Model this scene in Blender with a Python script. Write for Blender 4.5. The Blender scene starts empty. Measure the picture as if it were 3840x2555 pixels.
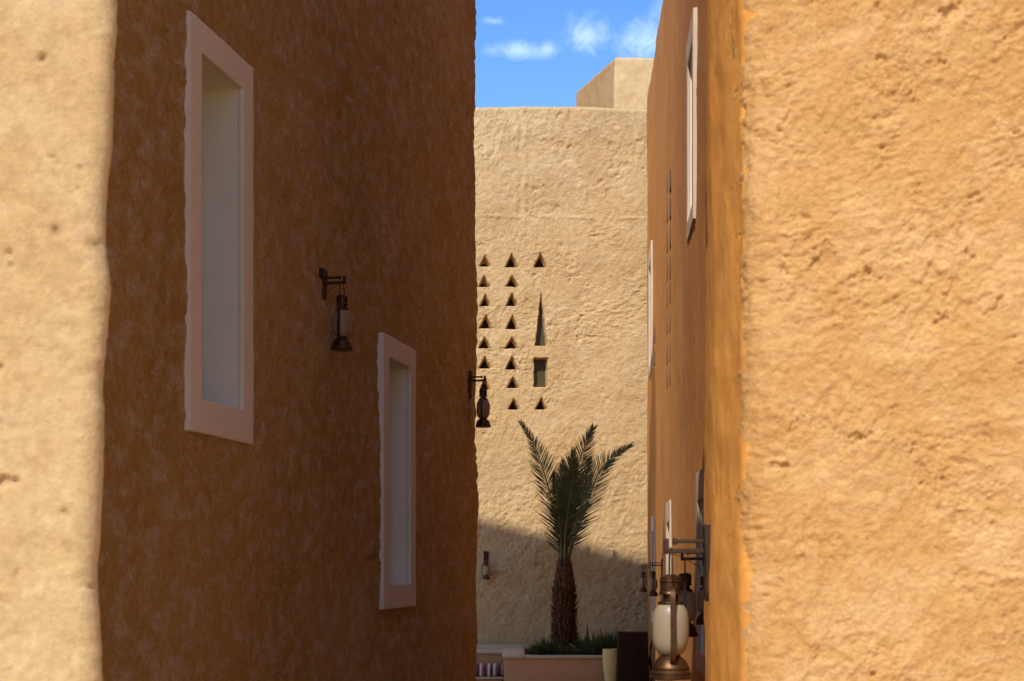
import bpy, bmesh, math, random
import numpy as np
from mathutils import Vector, Matrix

SC = bpy.context.scene
COL = SC.collection
RAD = math.radians
EYE = 2.2            # camera height above the courtyard
F = 5600.0           # focal length in photo pixels (3840 wide)
HOR = 2143.0         # horizon row

# ------------------------------------------------------------------ camera
cam_d = bpy.data.cameras.new('camera')
cam = bpy.data.objects.new('camera', cam_d)
COL.objects.link(cam)
cam.location = (0, 0, EYE)
cam.rotation_euler = (RAD(90), 0, 0)
cam_d.sensor_width = 36.0
cam_d.lens = 36.0 * F / 3840.0
cam_d.shift_y = (HOR - 1277.5) / 3840.0
cam_d.clip_start = 0.05
cam_d.clip_end = 2000
cam_d.dof.use_dof = True
cam_d.dof.focus_distance = 14.0
cam_d.dof.aperture_fstop = 6.3
SC.camera = cam

# ------------------------------------------------------------------ sun and sky
SX, SB = -0.38, 1.18                      # towards the sun: (SX, -1, SB)
ELEV = math.atan2(SB, math.hypot(SX, 1))
sun_d = bpy.data.lights.new('sun', 'SUN')
sun_d.energy = 2.3
sun_d.angle = RAD(0.7)
sun_d.color = (1.0, 0.93, 0.82)
sun = bpy.data.objects.new('sun', sun_d)
COL.objects.link(sun)
sun.rotation_euler = Vector((SX, -1, SB)).to_track_quat('Z', 'Y').to_euler()

world = bpy.data.worlds.new('World')
SC.world = world
world.use_nodes = True
wt = world.node_tree
wt.nodes.clear()


def wn(kind, **kw):
    n = wt.nodes.new(kind)
    for k, v in kw.items():
        setattr(n, k, v)
    return n


def wmath(op, a, b=None, c=None):
    n = wn('ShaderNodeMath', operation=op)
    for i, v in enumerate((a, b, c)):
        if v is None:
            continue
        if isinstance(v, (int, float)):
            n.inputs[i].default_value = v
        else:
            wt.links.new(v, n.inputs[i])
    return n.outputs[0]


sky = wn('ShaderNodeTexSky', sky_type='NISHITA')
sky.sun_disc = False
sky.sun_elevation = ELEV
sky.sun_rotation = math.pi - math.atan2(SX, 1)
sky.altitude = 600
sky.air_density = 1.0
sky.dust_density = 0.3
sky.ozone_density = 2.5
hs = wn('ShaderNodeHueSaturation')
hs.inputs['Saturation'].default_value = 1.25
hs.inputs['Value'].default_value = 0.78
hs.inputs['Hue'].default_value = 0.507
wt.links.new(sky.outputs[0], hs.inputs['Color'])
tc = wn('ShaderNodeTexCoord')
sep = wn('ShaderNodeSeparateXYZ')
wt.links.new(tc.outputs['Generated'], sep.inputs[0])
yy = wmath('MAXIMUM', wmath('ABSOLUTE', sep.outputs[1]), 0.02)
cu = wmath('DIVIDE', sep.outputs[0], yy)
cv = wmath('DIVIDE', sep.outputs[2], yy)
comb = wn('ShaderNodeCombineXYZ')
wt.links.new(cu, comb.inputs[0]); wt.links.new(cv, comb.inputs[1])
nz = wn('ShaderNodeTexNoise'); nz.inputs['Scale'].default_value = 70; nz.inputs['Detail'].default_value = 9
nz.inputs['Roughness'].default_value = 0.62; nz.inputs['Distortion'].default_value = 0.9
wt.links.new(comb.outputs[0], nz.inputs['Vector'])
acc = None
for (px, py, rx, ry, w) in ((1960, 190, 135, 34, 1.0), (2055, 185, 60, 32, 1.0), (2205, 130, 85, 66, 1.05),
                            (2430, 160, 115, 80, 1.15), (1850, 80, 60, 22, .62), (2600, 60, 150, 90, 1.0)):
    du = wmath('DIVIDE', wmath('SUBTRACT', cu, (px - 1920) / F), rx / F)
    dv = wmath('DIVIDE', wmath('SUBTRACT', cv, (HOR - py) / F), ry / F)
    d = wmath('SQRT', wmath('ADD', wmath('MULTIPLY', du, du), wmath('MULTIPLY', dv, dv)))
    m = wmath('SUBTRACT', w, d)
    acc = m if acc is None else wmath('MAXIMUM', acc, m)
cl = wmath('ADD', acc, wmath('MULTIPLY', wmath('SUBTRACT', nz.outputs[0], 0.5), 2.0))
mr = wn('ShaderNodeMapRange', interpolation_type='SMOOTHSTEP')
wt.links.new(cl, mr.inputs[0])
mr.inputs[1].default_value = -0.35; mr.inputs[2].default_value = 1.35
mr.inputs[3].default_value = 0.0; mr.inputs[4].default_value = 0.42
mixc = wn('ShaderNodeMix', data_type='RGBA')
wt.links.new(mr.outputs[0], mixc.inputs[0])
wt.links.new(hs.outputs[0], mixc.inputs[6])
mixc.inputs[7].default_value = (4.2, 5.0, 5.8, 1)
bg = wn('ShaderNodeBackground')
bg.inputs['Strength'].default_value = 0.15
wt.links.new(mixc.outputs[2], bg.inputs['Color'])
wo = wn('ShaderNodeOutputWorld')
wt.links.new(bg.outputs[0], wo.inputs['Surface'])

SC.view_settings.view_transform = 'Standard'
SC.view_settings.look = 'None'
SC.view_settings.exposure = 1.02
SC.view_settings.gamma = 1.0
SC.render.engine = 'CYCLES'
SC.cycles.use_denoising = True
SC.cycles.max_bounces = 8
SC.cycles.diffuse_bounces = 5
SC.cycles.glossy_bounces = 3
SC.cycles.caustics_reflective = False
SC.cycles.caustics_refractive = False

# ------------------------------------------------------------------ numpy noise
_rng = np.random.RandomState(7)
PERM = np.concatenate([_rng.permutation(256)] * 3).astype(np.int32)
_g = _rng.normal(size=(256, 3)); GRAD = (_g / np.linalg.norm(_g, axis=1)[:, None])


def perlin(p):
    i = np.floor(p).astype(np.int64); f = p - i
    i &= 255
    w = f * f * f * (f * (f * 6 - 15) + 10)
    out = 0
    for dx in (0, 1):
        wx = w[:, 0] if dx else 1 - w[:, 0]
        a = PERM[(i[:, 0] + dx) & 255]
        for dy in (0, 1):
            wy = w[:, 1] if dy else 1 - w[:, 1]
            b = PERM[a + ((i[:, 1] + dy) & 255)]
            for dz in (0, 1):
                wz = w[:, 2] if dz else 1 - w[:, 2]
                g = GRAD[PERM[b + ((i[:, 2] + dz) & 255)] & 255]
                d = g[:, 0] * (f[:, 0] - dx) + g[:, 1] * (f[:, 1] - dy) + g[:, 2] * (f[:, 2] - dz)
                out = out + d * wx * wy * wz
    return out * 1.5


def fbm(p, octs=4, gain=.5, lac=2.03):
    a, s, t = 1.0, 0.0, 0.0
    q = p.copy()
    for k in range(octs):
        s = s + a * perlin(q + 17.3 * k); a *= gain; q = q * lac
    return s


def sstep(a, b, x):
    t = np.clip((x - a) / (b - a), 0, 1)
    return t * t * (3 - 2 * t)


def stucco(p, s, amp, big=.02, seed=0.0):
    """relief of hand-smoothed mud plaster: undulation, grain everywhere but coarser in patches, trowel drags, gouges"""
    q = p + seed * np.array([3.1, 5.7, 2.3])
    hb = big * fbm(q * np.array([.55, .55, .5]), 3) + amp * 1.5 * fbm(q / (9 * s), 3)
    h = 0
    wv = np.stack([perlin(q / (4 * s) + 31), perlin(q / (4 * s) + 67), perlin(q / (4 * s) + 91)], 1)
    qq = q + wv * .6 * s
    pm = sstep(-.25, .3, fbm(q / (7 * s) + 5.5, 3))             # where the grain stayed rough
    po = sstep(-.15, .15, perlin(q / (5 * s) + 44))             # which way the trowel went
    x, y, z = qq[:, 0], qq[:, 1], qq[:, 2]
    d1 = np.stack([x + .5 * z, y + .5 * z, (z - .4 * (x + y)) * 1.9], 1) / (1.5 * s)
    d2 = np.stack([(x - .15 * z) * 2.0, (y - .15 * z) * 2.0, z], 1) / (1.7 * s) + 13
    sm = fbm(d1, 4, .7) * po + fbm(d2, 4, .7) * (1 - po)
    gr = fbm(q / (1.3 * s) + 3, 4, .8)
    h += amp * (.45 + .3 * pm) * sm + amp * (.26 + .5 * pm) * gr
    cr = fbm(qq / (1.9 * s) + 57, 3, .6)
    h -= amp * 1.3 * sstep(.56, .72, cr) * pm                   # a few gouges with a sharp lip
    h += amp * .35 * (1 - np.abs(fbm(q / (3.2 * s) + 19, 4, .62))) ** 3 * (1 - pm)
    return hb, h - np.mean(h)


# ------------------------------------------------------------------ materials
def nodes_of(name):
    m = bpy.data.materials.new(name)
    m.use_nodes = True
    nt = m.node_tree
    return m, nt, nt.nodes['Principled BSDF']


def lin(r, g, b):
    f = lambda c: ((c / 255 + .055) / 1.055) ** 2.4 if c / 255 > .04045 else c / 255 / 12.92
    return (f(r), f(g), f(b), 1)


def noise_node(nt, vec, scale, detail=5, rough=.55, dist=0.0):
    n = nt.nodes.new('ShaderNodeTexNoise')
    n.inputs['Scale'].default_value = scale
    n.inputs['Detail'].default_value = detail
    n.inputs['Roughness'].default_value = rough
    n.inputs['Distortion'].default_value = dist
    nt.links.new(vec, n.inputs['Vector'])
    return n.outputs[0]


def ramp_node(nt, fac, stops):
    r = nt.nodes.new('ShaderNodeValToRGB')
    el = r.color_ramp.elements
    while len(el) < len(stops):
        el.new(.5)
    for e, (p, c) in zip(el, stops):
        e.position = p; e.color = c if len(c) == 4 else (*c, 1)
    nt.links.new(fac, r.inputs[0])
    return r.outputs[0]


def mix_node(nt, fac, a, b, mode='MIX'):
    n = nt.nodes.new('ShaderNodeMix'); n.data_type = 'RGBA'; n.blend_type = mode
    for i, v in ((0, fac), (6, a), (7, b)):
        if hasattr(v, 'is_linked'):
            nt.links.new(v, n.inputs[i])
        else:
            n.inputs[i].default_value = v
    return n.outputs[2]


def mapped(nt, sc=(1, 1, 1), rot=(0, 0, 0)):
    t = nt.nodes.new('ShaderNodeTexCoord')
    m = nt.nodes.new('ShaderNodeMapping')
    m.inputs['Scale'].default_value = sc
    m.inputs['Rotation'].default_value = rot
    nt.links.new(t.outputs['Object'], m.inputs[0])
    return m.outputs[0]


def stucco_mat(name, base, dark, pale, fine, bump=.35, dist=.01, pale_amt=.5, stretch=1.0, mottle=3.0, warp=.4):
    """mud plaster: broad tone drift, worn pale smears, fine grain"""
    m, nt, b = nodes_of(name)
    v = mapped(nt)
    vs = mapped(nt, (1, 1, stretch))
    broad = noise_node(nt, v, .55, 4, .55)
    c = mix_node(nt, ramp_node(nt, broad, [(.32, (0, 0, 0, 1)), (.68, (1, 1, 1, 1))]), dark, base)
    sm = noise_node(nt, vs, mottle, 10, .72, warp)
    c = mix_node(nt, ramp_node(nt, sm, [(.47, (0, 0, 0, 1)), (.68, (pale_amt,) * 3 + (1,))]), c, pale)
    gr = noise_node(nt, v, fine * .5, 4, .7)
    c = mix_node(nt, .5, c, ramp_node(nt, gr, [(.25, (.32, .32, .32, 1)), (.75, (.68, .68, .68, 1))]), 'OVERLAY')
    nt.links.new(c, b.inputs['Base Color'])
    b.inputs['Roughness'].default_value = .95
    b.inputs['Specular IOR Level'].default_value = .12
    f1 = noise_node(nt, v, fine, 6, .65, .4)
    bp = nt.nodes.new('ShaderNodeBump')
    bp.inputs['Strength'].default_value = bump
    bp.inputs['Distance'].default_value = dist
    nt.links.new(f1, bp.inputs['Height'])
    nt.links.new(bp.outputs[0], b.inputs['Normal'])
    return m


def plain_mat(name, ca, cb, scale=8, rough=.6, metal=0, bump=.0, spec=.5, dist=.004, sc=(1, 1, 1)):
    m, nt, b = nodes_of(name)
    v = mapped(nt, sc)
    n1 = noise_node(nt, v, scale, 6, .6, .3)
    nt.links.new(ramp_node(nt, n1, [(.3, ca), (.7, cb)]), b.inputs['Base Color'])
    b.inputs['Roughness'].default_value = rough
    b.inputs['Metallic'].default_value = metal
    b.inputs['Specular IOR Level'].default_value = spec
    if bump:
        bp = nt.nodes.new('ShaderNodeBump')
        bp.inputs['Strength'].default_value = bump
        bp.inputs['Distance'].default_value = dist
        nt.links.new(noise_node(nt, v, scale * 6, 5, .6), bp.inputs['Height'])
        nt.links.new(bp.outputs[0], b.inputs['Normal'])
    return m


M = {}
M['near_left'] = stucco_mat('pale_mud_plaster', (.54, .36, .165, 1), (.48, .30, .13, 1), (.61, .44, .23, 1), 80, .6, .008, .6, 1, 5.0)
M['near_right'] = stucco_mat('golden_mud_plaster', (.56, .305, .105, 1), (.49, .245, .073, 1), (.66, .41, .18, 1), 95, .75, .008, .7, 1, 5.0)
M['left'] = stucco_mat('brown_mud_plaster', (.64, .425, .15, 1), (.53, .33, .095, 1), (.76, .62, .45, 1), 38, 1.0, .035, .85, 1.5, 5.5, .2)
M['right'] = stucco_mat('orange_mud_plaster', (.55, .24, .065, 1), (.47, .19, .045, 1), (.60, .31, .115, 1), 22, .3, .012, .5, .4)
M['flank'] = stucco_mat('smooth_bounce_lit_plaster', (.76, .35, .075, 1), (.70, .30, .06, 1), (.78, .42, .13, 1), 60, .15, .004, .4)  # smooth flank plaster, with its bounced orange light put into the colour
M['far'] = stucco_mat('tan_mud_plaster', (.545, .385, .195, 1), (.50, .33, .155, 1), (.61, .465, .265, 1), 20, .8, .025, .7, 1, 2.0)
M['tower'] = stucco_mat('cream_mud_plaster', (.56, .39, .20, 1), (.50, .34, .165, 1), (.62, .46, .26, 1), 10, .4, .02, .5)
M['tower_shade'] = stucco_mat('shaded_side_plaster', (.50, .30, .13, 1), (.46, .26, .105, 1), (.55, .36, .18, 1), 10, .3, .02, .5)  # tower plaster again, with the side's shade put into a darker colour
M['frame_beige'] = plain_mat('beige_plaster', (.56, .44, .33, 1), (.62, .49, .37, 1), 5, .85, 0, .25, .2)
M['frame'] = plain_mat('white_plaster', (.80, .80, .70, 1), (.84, .84, .74, 1), 5, .85, 0, .25, .2)
M['reveal'] = plain_mat('grey_white_plaster', (.84, .84, .70, 1), (.88, .88, .75, 1), 4, .85, 0, .2, .2)
M['glass'] = plain_mat('dark_glass', (.012, .011, .009, 1), (.02, .018, .014, 1), 3, .12, 0, 0, .4)
M['glass_dull'] = plain_mat('dull_dark_glass', (.018, .012, .007, 1), (.03, .02, .012, 1), 3, .7, 0, 0, .15)  # near-black brown, rough, reflects little
M['glass_olive'] = plain_mat('olive_glass', (.07, .058, .028, 1), (.09, .075, .038, 1), 2, .3, 0, 0, .35)
M['wood'] = plain_mat('dark_wood', (.03, .015, .008, 1), (.062, .031, .015, 1), 20, .65, 0, .4, .3, .002, (4, 4, .6))
M['bronze'] = plain_mat('aged_bronze', (.06, .03, .014, 1), (.12, .062, .028, 1), 22, .42, .75, .1, .5)
M['coping'] = plain_mat('pale_stone', (.50, .40, .25, 1), (.58, .47, .31, 1), 9, .8, 0, .2, .2)
M['planter'] = plain_mat('smooth_render', (.50, .275, .125, 1), (.55, .31, .15, 1), 3, .9, 0, .2, .15)
M['soil'] = plain_mat('soil', (.03, .02, .012, 1), (.06, .04, .025, 1), 20, 1, 0, .5, .1)
M['pot'] = plain_mat('cream_pot', (.68, .47, .15, 1), (.75, .54, .19, 1), 4, .7, 0, .15, .25)
M['brown_metal'] = plain_mat('brown_metal', (.022, .009, .004, 1), (.036, .015, .006, 1), 6, .75, 0, .1, .15)
M['ground'] = plain_mat('tan_paving', (.60, .38, .18, 1), (.67, .44, .22, 1), 1.2, .9, 0, .3, .15)
M['trunk'] = plain_mat('palm_bark', (.035, .015, .007, 1), (.11, .05, .022, 1), 16, .95, 0, .5, .1, .01)
M['fibre'] = plain_mat('palm_fibre', (.06, .026, .010, 1), (.16, .08, .035, 1), 11, .95, 0, .3, .1)
M['rachis'] = plain_mat('palm_rachis', (.10, .11, .035, 1), (.16, .16, .06, 1), 8, .6, 0, 0, .3)
M['cable'] = plain_mat('black_cable', (.008, .006, .005, 1), (.014, .010, .008, 1), 8, .6)
M['hose'] = plain_mat('grey_hose', (.22, .24, .24, 1), (.3, .32, .32, 1), 8, .4)


def leaf_mat(name, ca, cb):
    m, nt, b = nodes_of(name)
    v = mapped(nt)
    c = ramp_node(nt, noise_node(nt, v, 6, 4, .6), [(.3, ca), (.7, cb)])
    nt.links.new(c, b.inputs['Base Color'])
    b.inputs['Roughness'].default_value = .5
    b.inputs['Specular IOR Level'].default_value = .35
    tr = nt.nodes.new('ShaderNodeBsdfTranslucent')
    nt.links.new(c, tr.inputs['Color'])
    mx = nt.nodes.new('ShaderNodeMixShader'); mx.inputs[0].default_value = .2
    nt.links.new(b.outputs[0], mx.inputs[1]); nt.links.new(tr.outputs[0], mx.inputs[2])
    nt.links.new(mx.outputs[0], nt.nodes['Material Output'].inputs['Surface'])
    return m


M['leaf'] = leaf_mat('palm_leaf', (.055, .066, .022, 1), (.115, .125, .05, 1))
M['shrub'] = leaf_mat('shrub_leaf', (.05, .06, .014, 1), (.11, .12, .035, 1))


def globe_mat():
    m, nt, b = nodes_of('frosted_glass')
    b.inputs['Base Color'].default_value = (.50, .42, .29, 1)
    b.inputs['Roughness'].default_value = .35
    tr = nt.nodes.new('ShaderNodeBsdfTranslucent'); tr.inputs['Color'].default_value = (.50, .41, .27, 1)
    v = mapped(nt, (1, 1, .2))
    bp = nt.nodes.new('ShaderNodeBump'); bp.inputs['Strength'].default_value = .1; bp.inputs['Distance'].default_value = .002
    nt.links.new(noise_node(nt, v, 40, 3), bp.inputs['Height']); nt.links.new(bp.outputs[0], b.inputs['Normal'])
    mx = nt.nodes.new('ShaderNodeMixShader'); mx.inputs[0].default_value = .45
    nt.links.new(b.outputs[0], mx.inputs[1]); nt.links.new(tr.outputs[0], mx.inputs[2])
    nt.links.new(mx.outputs[0], nt.nodes['Material Output'].inputs['Surface'])
    return m


M['globe'] = globe_mat()


def stripe_mat():
    """woven cushion: bands of white, crimson, black and teal across its length, a checked weave in the dark ones"""
    m, nt, b = nodes_of('striped_weave')
    t = nt.nodes.new('ShaderNodeTexCoord')
    s = nt.nodes.new('ShaderNodeSeparateXYZ'); nt.links.new(t.outputs['Object'], s.inputs[0])

    def mth(op, a, b_=None):
        n = nt.nodes.new('ShaderNodeMath'); n.operation = op
        for i, v in enumerate((a, b_)):
            if v is None: continue
            if isinstance(v, (int, float)): n.inputs[i].default_value = v
            else: nt.links.new(v, n.inputs[i])
        return n.outputs[0]
    fr = mth('FRACT', mth('MULTIPLY', mth('ADD', s.outputs[0], 10.05), 1 / .262))
    r = nt.nodes.new('ShaderNodeValToRGB'); r.color_ramp.interpolation = 'CONSTANT'
    W, C, K, T, G, P = (.72, .70, .62), (.26, .012, .03), (.012, .011, .014), (.02, .10, .10), (.22, .17, .16), (.55, .28, .26)
    st = [(0, W), (.13, C), (.17, P), (.20, C), (.26, G), (.31, K), (.36, T), (.40, K), (.45, G), (.49, C), (.56, P), (.59, W), (.72, C), (.76, G), (.80, K), (.90, G), (.95, C)]
    el = r.color_ramp.elements
    while len(el) < len(st): el.new(.5)
    for e, (p, c) in zip(el, st):
        e.position = p; e.color = (*c, 1)
    nt.links.new(fr, r.inputs[0])
    ck = nt.nodes.new('ShaderNodeTexChecker'); ck.inputs['Scale'].default_value = 70
    ck.inputs['Color1'].default_value = (.75, .75, .75, 1); ck.inputs['Color2'].default_value = (1, 1, 1, 1)
    nt.links.new(t.outputs['Object'], ck.inputs['Vector'])
    nt.links.new(mix_node(nt, .8, r.outputs[0], ck.outputs[0], 'MULTIPLY'), b.inputs['Base Color'])
    b.inputs['Roughness'].default_value = .95
    return m


M['stripe'] = stripe_mat()


# ------------------------------------------------------------------ object helpers
def add(name, me, mat=None, parent=None):
    o = bpy.data.objects.new(name, me)
    COL.objects.link(o)
    if mat is not None:
        me.materials.append(M[mat] if isinstance(mat, str) else mat)
    if parent is not None:
        o.parent = parent
    return o


def thing(name, label, cat, loc=(0, 0, 0), rz=0.0, group=None):
    o = bpy.data.objects.new(name, None)
    COL.objects.link(o)
    o.location = loc; o.rotation_euler = (0, 0, rz)
    o.empty_display_size = .2
    return tag(o, label, cat, group)


def tag(o, label, cat, group=None):
    o['label'] = label; o['category'] = cat
    if group: o['group'] = group
    return o


def mesh_np(name, v, quads, smooth=True, extra=None):
    me = bpy.data.meshes.new(name)
    nq = len(quads)
    loops = quads.reshape(-1)
    starts = np.arange(nq) * 4
    tot = np.full(nq, 4)
    if extra is not None:
        starts = np.concatenate([starts, [len(loops)]]); tot = np.concatenate([tot, [len(extra)]])
        loops = np.concatenate([loops, extra])
    me.vertices.add(len(v)); me.vertices.foreach_set('co', v.astype(np.float32).ravel())
    me.loops.add(len(loops)); me.loops.foreach_set('vertex_index', loops.astype(np.int32))
    me.polygons.add(len(starts))
    me.polygons.foreach_set('loop_start', starts.astype(np.int32))
    if smooth:
        me.polygons.foreach_set('use_smooth', np.ones(len(starts), dtype=bool))
    me.update(calc_edges=True)
    me.validate()
    return me


def mesh_pd(name, v, f, smooth=False, sharp=None):
    me = bpy.data.meshes.new(name)
    me.from_pydata([tuple(p) for p in v], [], f)
    me.update()
    if smooth:
        me.polygons.foreach_set('use_smooth', np.ones(len(f), dtype=bool))
        if sharp: me.set_sharp_from_angle(angle=RAD(sharp))
    return me


def box_data(x0, x1, y0, y1, z0, z1):
    v = [(x0, y0, z0), (x1, y0, z0), (x1, y1, z0), (x0, y1, z0), (x0, y0, z1), (x1, y0, z1), (x1, y1, z1), (x0, y1, z1)]
    f = [(0, 3, 2, 1), (4, 5, 6, 7), (0, 1, 5, 4), (1, 2, 6, 5), (2, 3, 7, 6), (3, 0, 4, 7)]
    return v, f


def bevelled(name, v, f, w=.006, seg=2, smooth=True, cuts=0, jit=0.0):
    bm = bmesh.new()
    vs = [bm.verts.new(p) for p in v]
    for q in f: bm.faces.new([vs[i] for i in q])
    bmesh.ops.recalc_face_normals(bm, faces=bm.faces)
    if w: bmesh.ops.bevel(bm, geom=list(bm.edges), offset=w, segments=seg, affect='EDGES', profile=.6)
    if cuts:
        long_e = [e for e in bm.edges if e.calc_length() > .12]
        bmesh.ops.subdivide_edges(bm, edges=long_e, cuts=cuts, use_grid_fill=True)
    me = bpy.data.meshes.new(name)
    bm.to_mesh(me); bm.free()
    if jit:
        co = np.empty(len(me.vertices) * 3); me.vertices.foreach_get('co', co); co = co.reshape(-1, 3)
        co += jit * np.stack([fbm(co * 6 + 9 * k, 3) for k in range(3)], 1)
        me.vertices.foreach_set('co', co.ravel())
    if smooth:
        me.polygons.foreach_set('use_smooth', np.ones(len(me.polygons), dtype=bool))
        me.set_sharp_from_angle(angle=RAD(40))
    me.update()
    return me


def bbox(name, x0, x1, y0, y1, z0, z1, mat, parent=None, w=.006, jit=0.0, cuts=0):
    return add(name, bevelled(name, *box_data(x0, x1, y0, y1, z0, z1), w=w, jit=jit, cuts=cuts), mat, parent)


def lathe(name, prof, mat, parent, seg=28, sharp=35):
    v, f = [], []
    for r, z in prof:
        for k in range(seg):
            a = 2 * math.pi * k / seg
            v.append((r * math.cos(a), r * math.sin(a), z))
    for i in range(len(prof) - 1):
        for k in range(seg):
            k2 = (k + 1) % seg
            f.append((i * seg + k, i * seg + k2, (i + 1) * seg + k2, (i + 1) * seg + k))
    f.append(tuple(range(seg))[::-1]); f.append(tuple((len(prof) - 1) * seg + k for k in range(seg)))
    return add(name, mesh_pd(name, v, f, True, sharp), mat, parent)


def tube(pts, r, seg=8, rr=None):
    """verts and faces of a tube along points"""
    v, f = [], []
    pts = [Vector(p) for p in pts]
    for i, p in enumerate(pts):
        t = (pts[min(i + 1, len(pts) - 1)] - pts[max(i - 1, 0)]).normalized()
        a = t.cross(Vector((0.13, .31, .94)) if abs(t.z) < .9 else Vector((1, .2, 0))).normalized(); b = t.cross(a)
        ri = rr[i] if rr else r
        for k in range(seg):
            an = 2 * math.pi * k / seg
            v.append(p + ri * (math.cos(an) * a + math.sin(an) * b))
    for i in range(len(pts) - 1):
        for k in range(seg):
            k2 = (k + 1) % seg
            f.append((i * seg + k, i * seg + k2, (i + 1) * seg + k2, (i + 1) * seg + k))
    f.append(tuple(range(seg))); f.append(tuple((len(pts) - 1) * seg + k for k in range(seg))[::-1])
    return v, f


def strap_mesh(name, pts, wy, th):
    """flat bar: pts are (a, z) in the strap plane (local y, z), bar width wy along x, thickness th in the plane"""
    v, f = [], []
    P = [Vector((0, a, z)) for a, z in pts]
    for i, p in enumerate(P):
        t = (P[min(i + 1, len(P) - 1)] - P[max(i - 1, 0)]).normalized()
        n = Vector((1, 0, 0)).cross(t)
        for sx, sn in ((-1, -1), (1, -1), (1, 1), (-1, 1)):
            v.append(p + Vector((sx * wy / 2, 0, 0)) + n * sn * th / 2)
    for i in range(len(P) - 1):
        for k in range(4):
            k2 = (k + 1) % 4
            f.append((i * 4 + k, i * 4 + k2, i * 4 + 4 + k2, i * 4 + 4 + k))
    f.append((0, 1, 2, 3)); n = (len(P) - 1) * 4; f.append((n + 3, n + 2, n + 1, n))
    return mesh_pd(name, v, f, True, 50)


# ------------------------------------------------------------------ mud building builder
def plan(pts, rad, spc):
    """closed counter-clockwise plan sampled to points, outward normals and segment ids; corners rounded"""
    n = len(pts); P = [np.array(p, float) for p in pts]
    out, nr, sg = [], [], []
    tang = []
    for i in range(n):
        a, b, c = P[i - 1], P[i], P[(i + 1) % n]
        d0 = (b - a) / np.linalg.norm(b - a); d1 = (c - b) / np.linalg.norm(c - b)
        ang = math.acos(max(-1, min(1, d0 @ d1)))
        t = rad[i] * math.tan(ang / 2)
        tang.append((d0, d1, t, ang))
    for i in range(n):
        d0, d1, t, ang = tang[i]
        n0 = np.array([d0[1], -d0[0]]); n1 = np.array([d1[1], -d1[0]])
        s = P[i] - d0 * t
        k = max(3, int(rad[i] * ang / min([q for q in (spc[i - 1], spc[i]) if not callable(q)] or [.01])) + 1) if rad[i] > 0 else 1
        turn = d0[0] * d1[1] - d0[1] * d1[0]
        if rad[i] > 0 and turn > 0:
            cen = s - n0 * rad[i]
            for j in range(k + 1):
                a = ang * j / k
                nn = np.array([n0[0] * math.cos(a) - n0[1] * math.sin(a), n0[0] * math.sin(a) + n0[1] * math.cos(a)])
                out.append(cen + nn * rad[i]); nr.append(nn); sg.append(i)
        else:
            nn = (n0 + n1) / np.linalg.norm(n0 + n1)
            out.append(P[i]); nr.append(nn); sg.append(i)
        e = P[(i + 1) % n] - tang[(i + 1) % n][0] * tang[(i + 1) % n][2]
        st = P[i] + d1 * t
        L = np.linalg.norm(e - st); sp = spc[i]
        if callable(sp):
            us = sp(L)
        else:
            us = np.linspace(0, L, max(2, int(L / sp) + 1))[1:-1]
        for u in us:
            out.append(st + d1 * u); nr.append(n1); sg.append(i)
    sg = np.array(sg) % n
    return np.array(out), np.array(nr), sg


def rows(*spans):
    z = []
    for a, b, s in spans:
        z += list(np.linspace(a, b, max(2, int(round((b - a) / s)) + 1))[:-1])
    z.append(spans[-1][1])
    return np.array(z)


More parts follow.
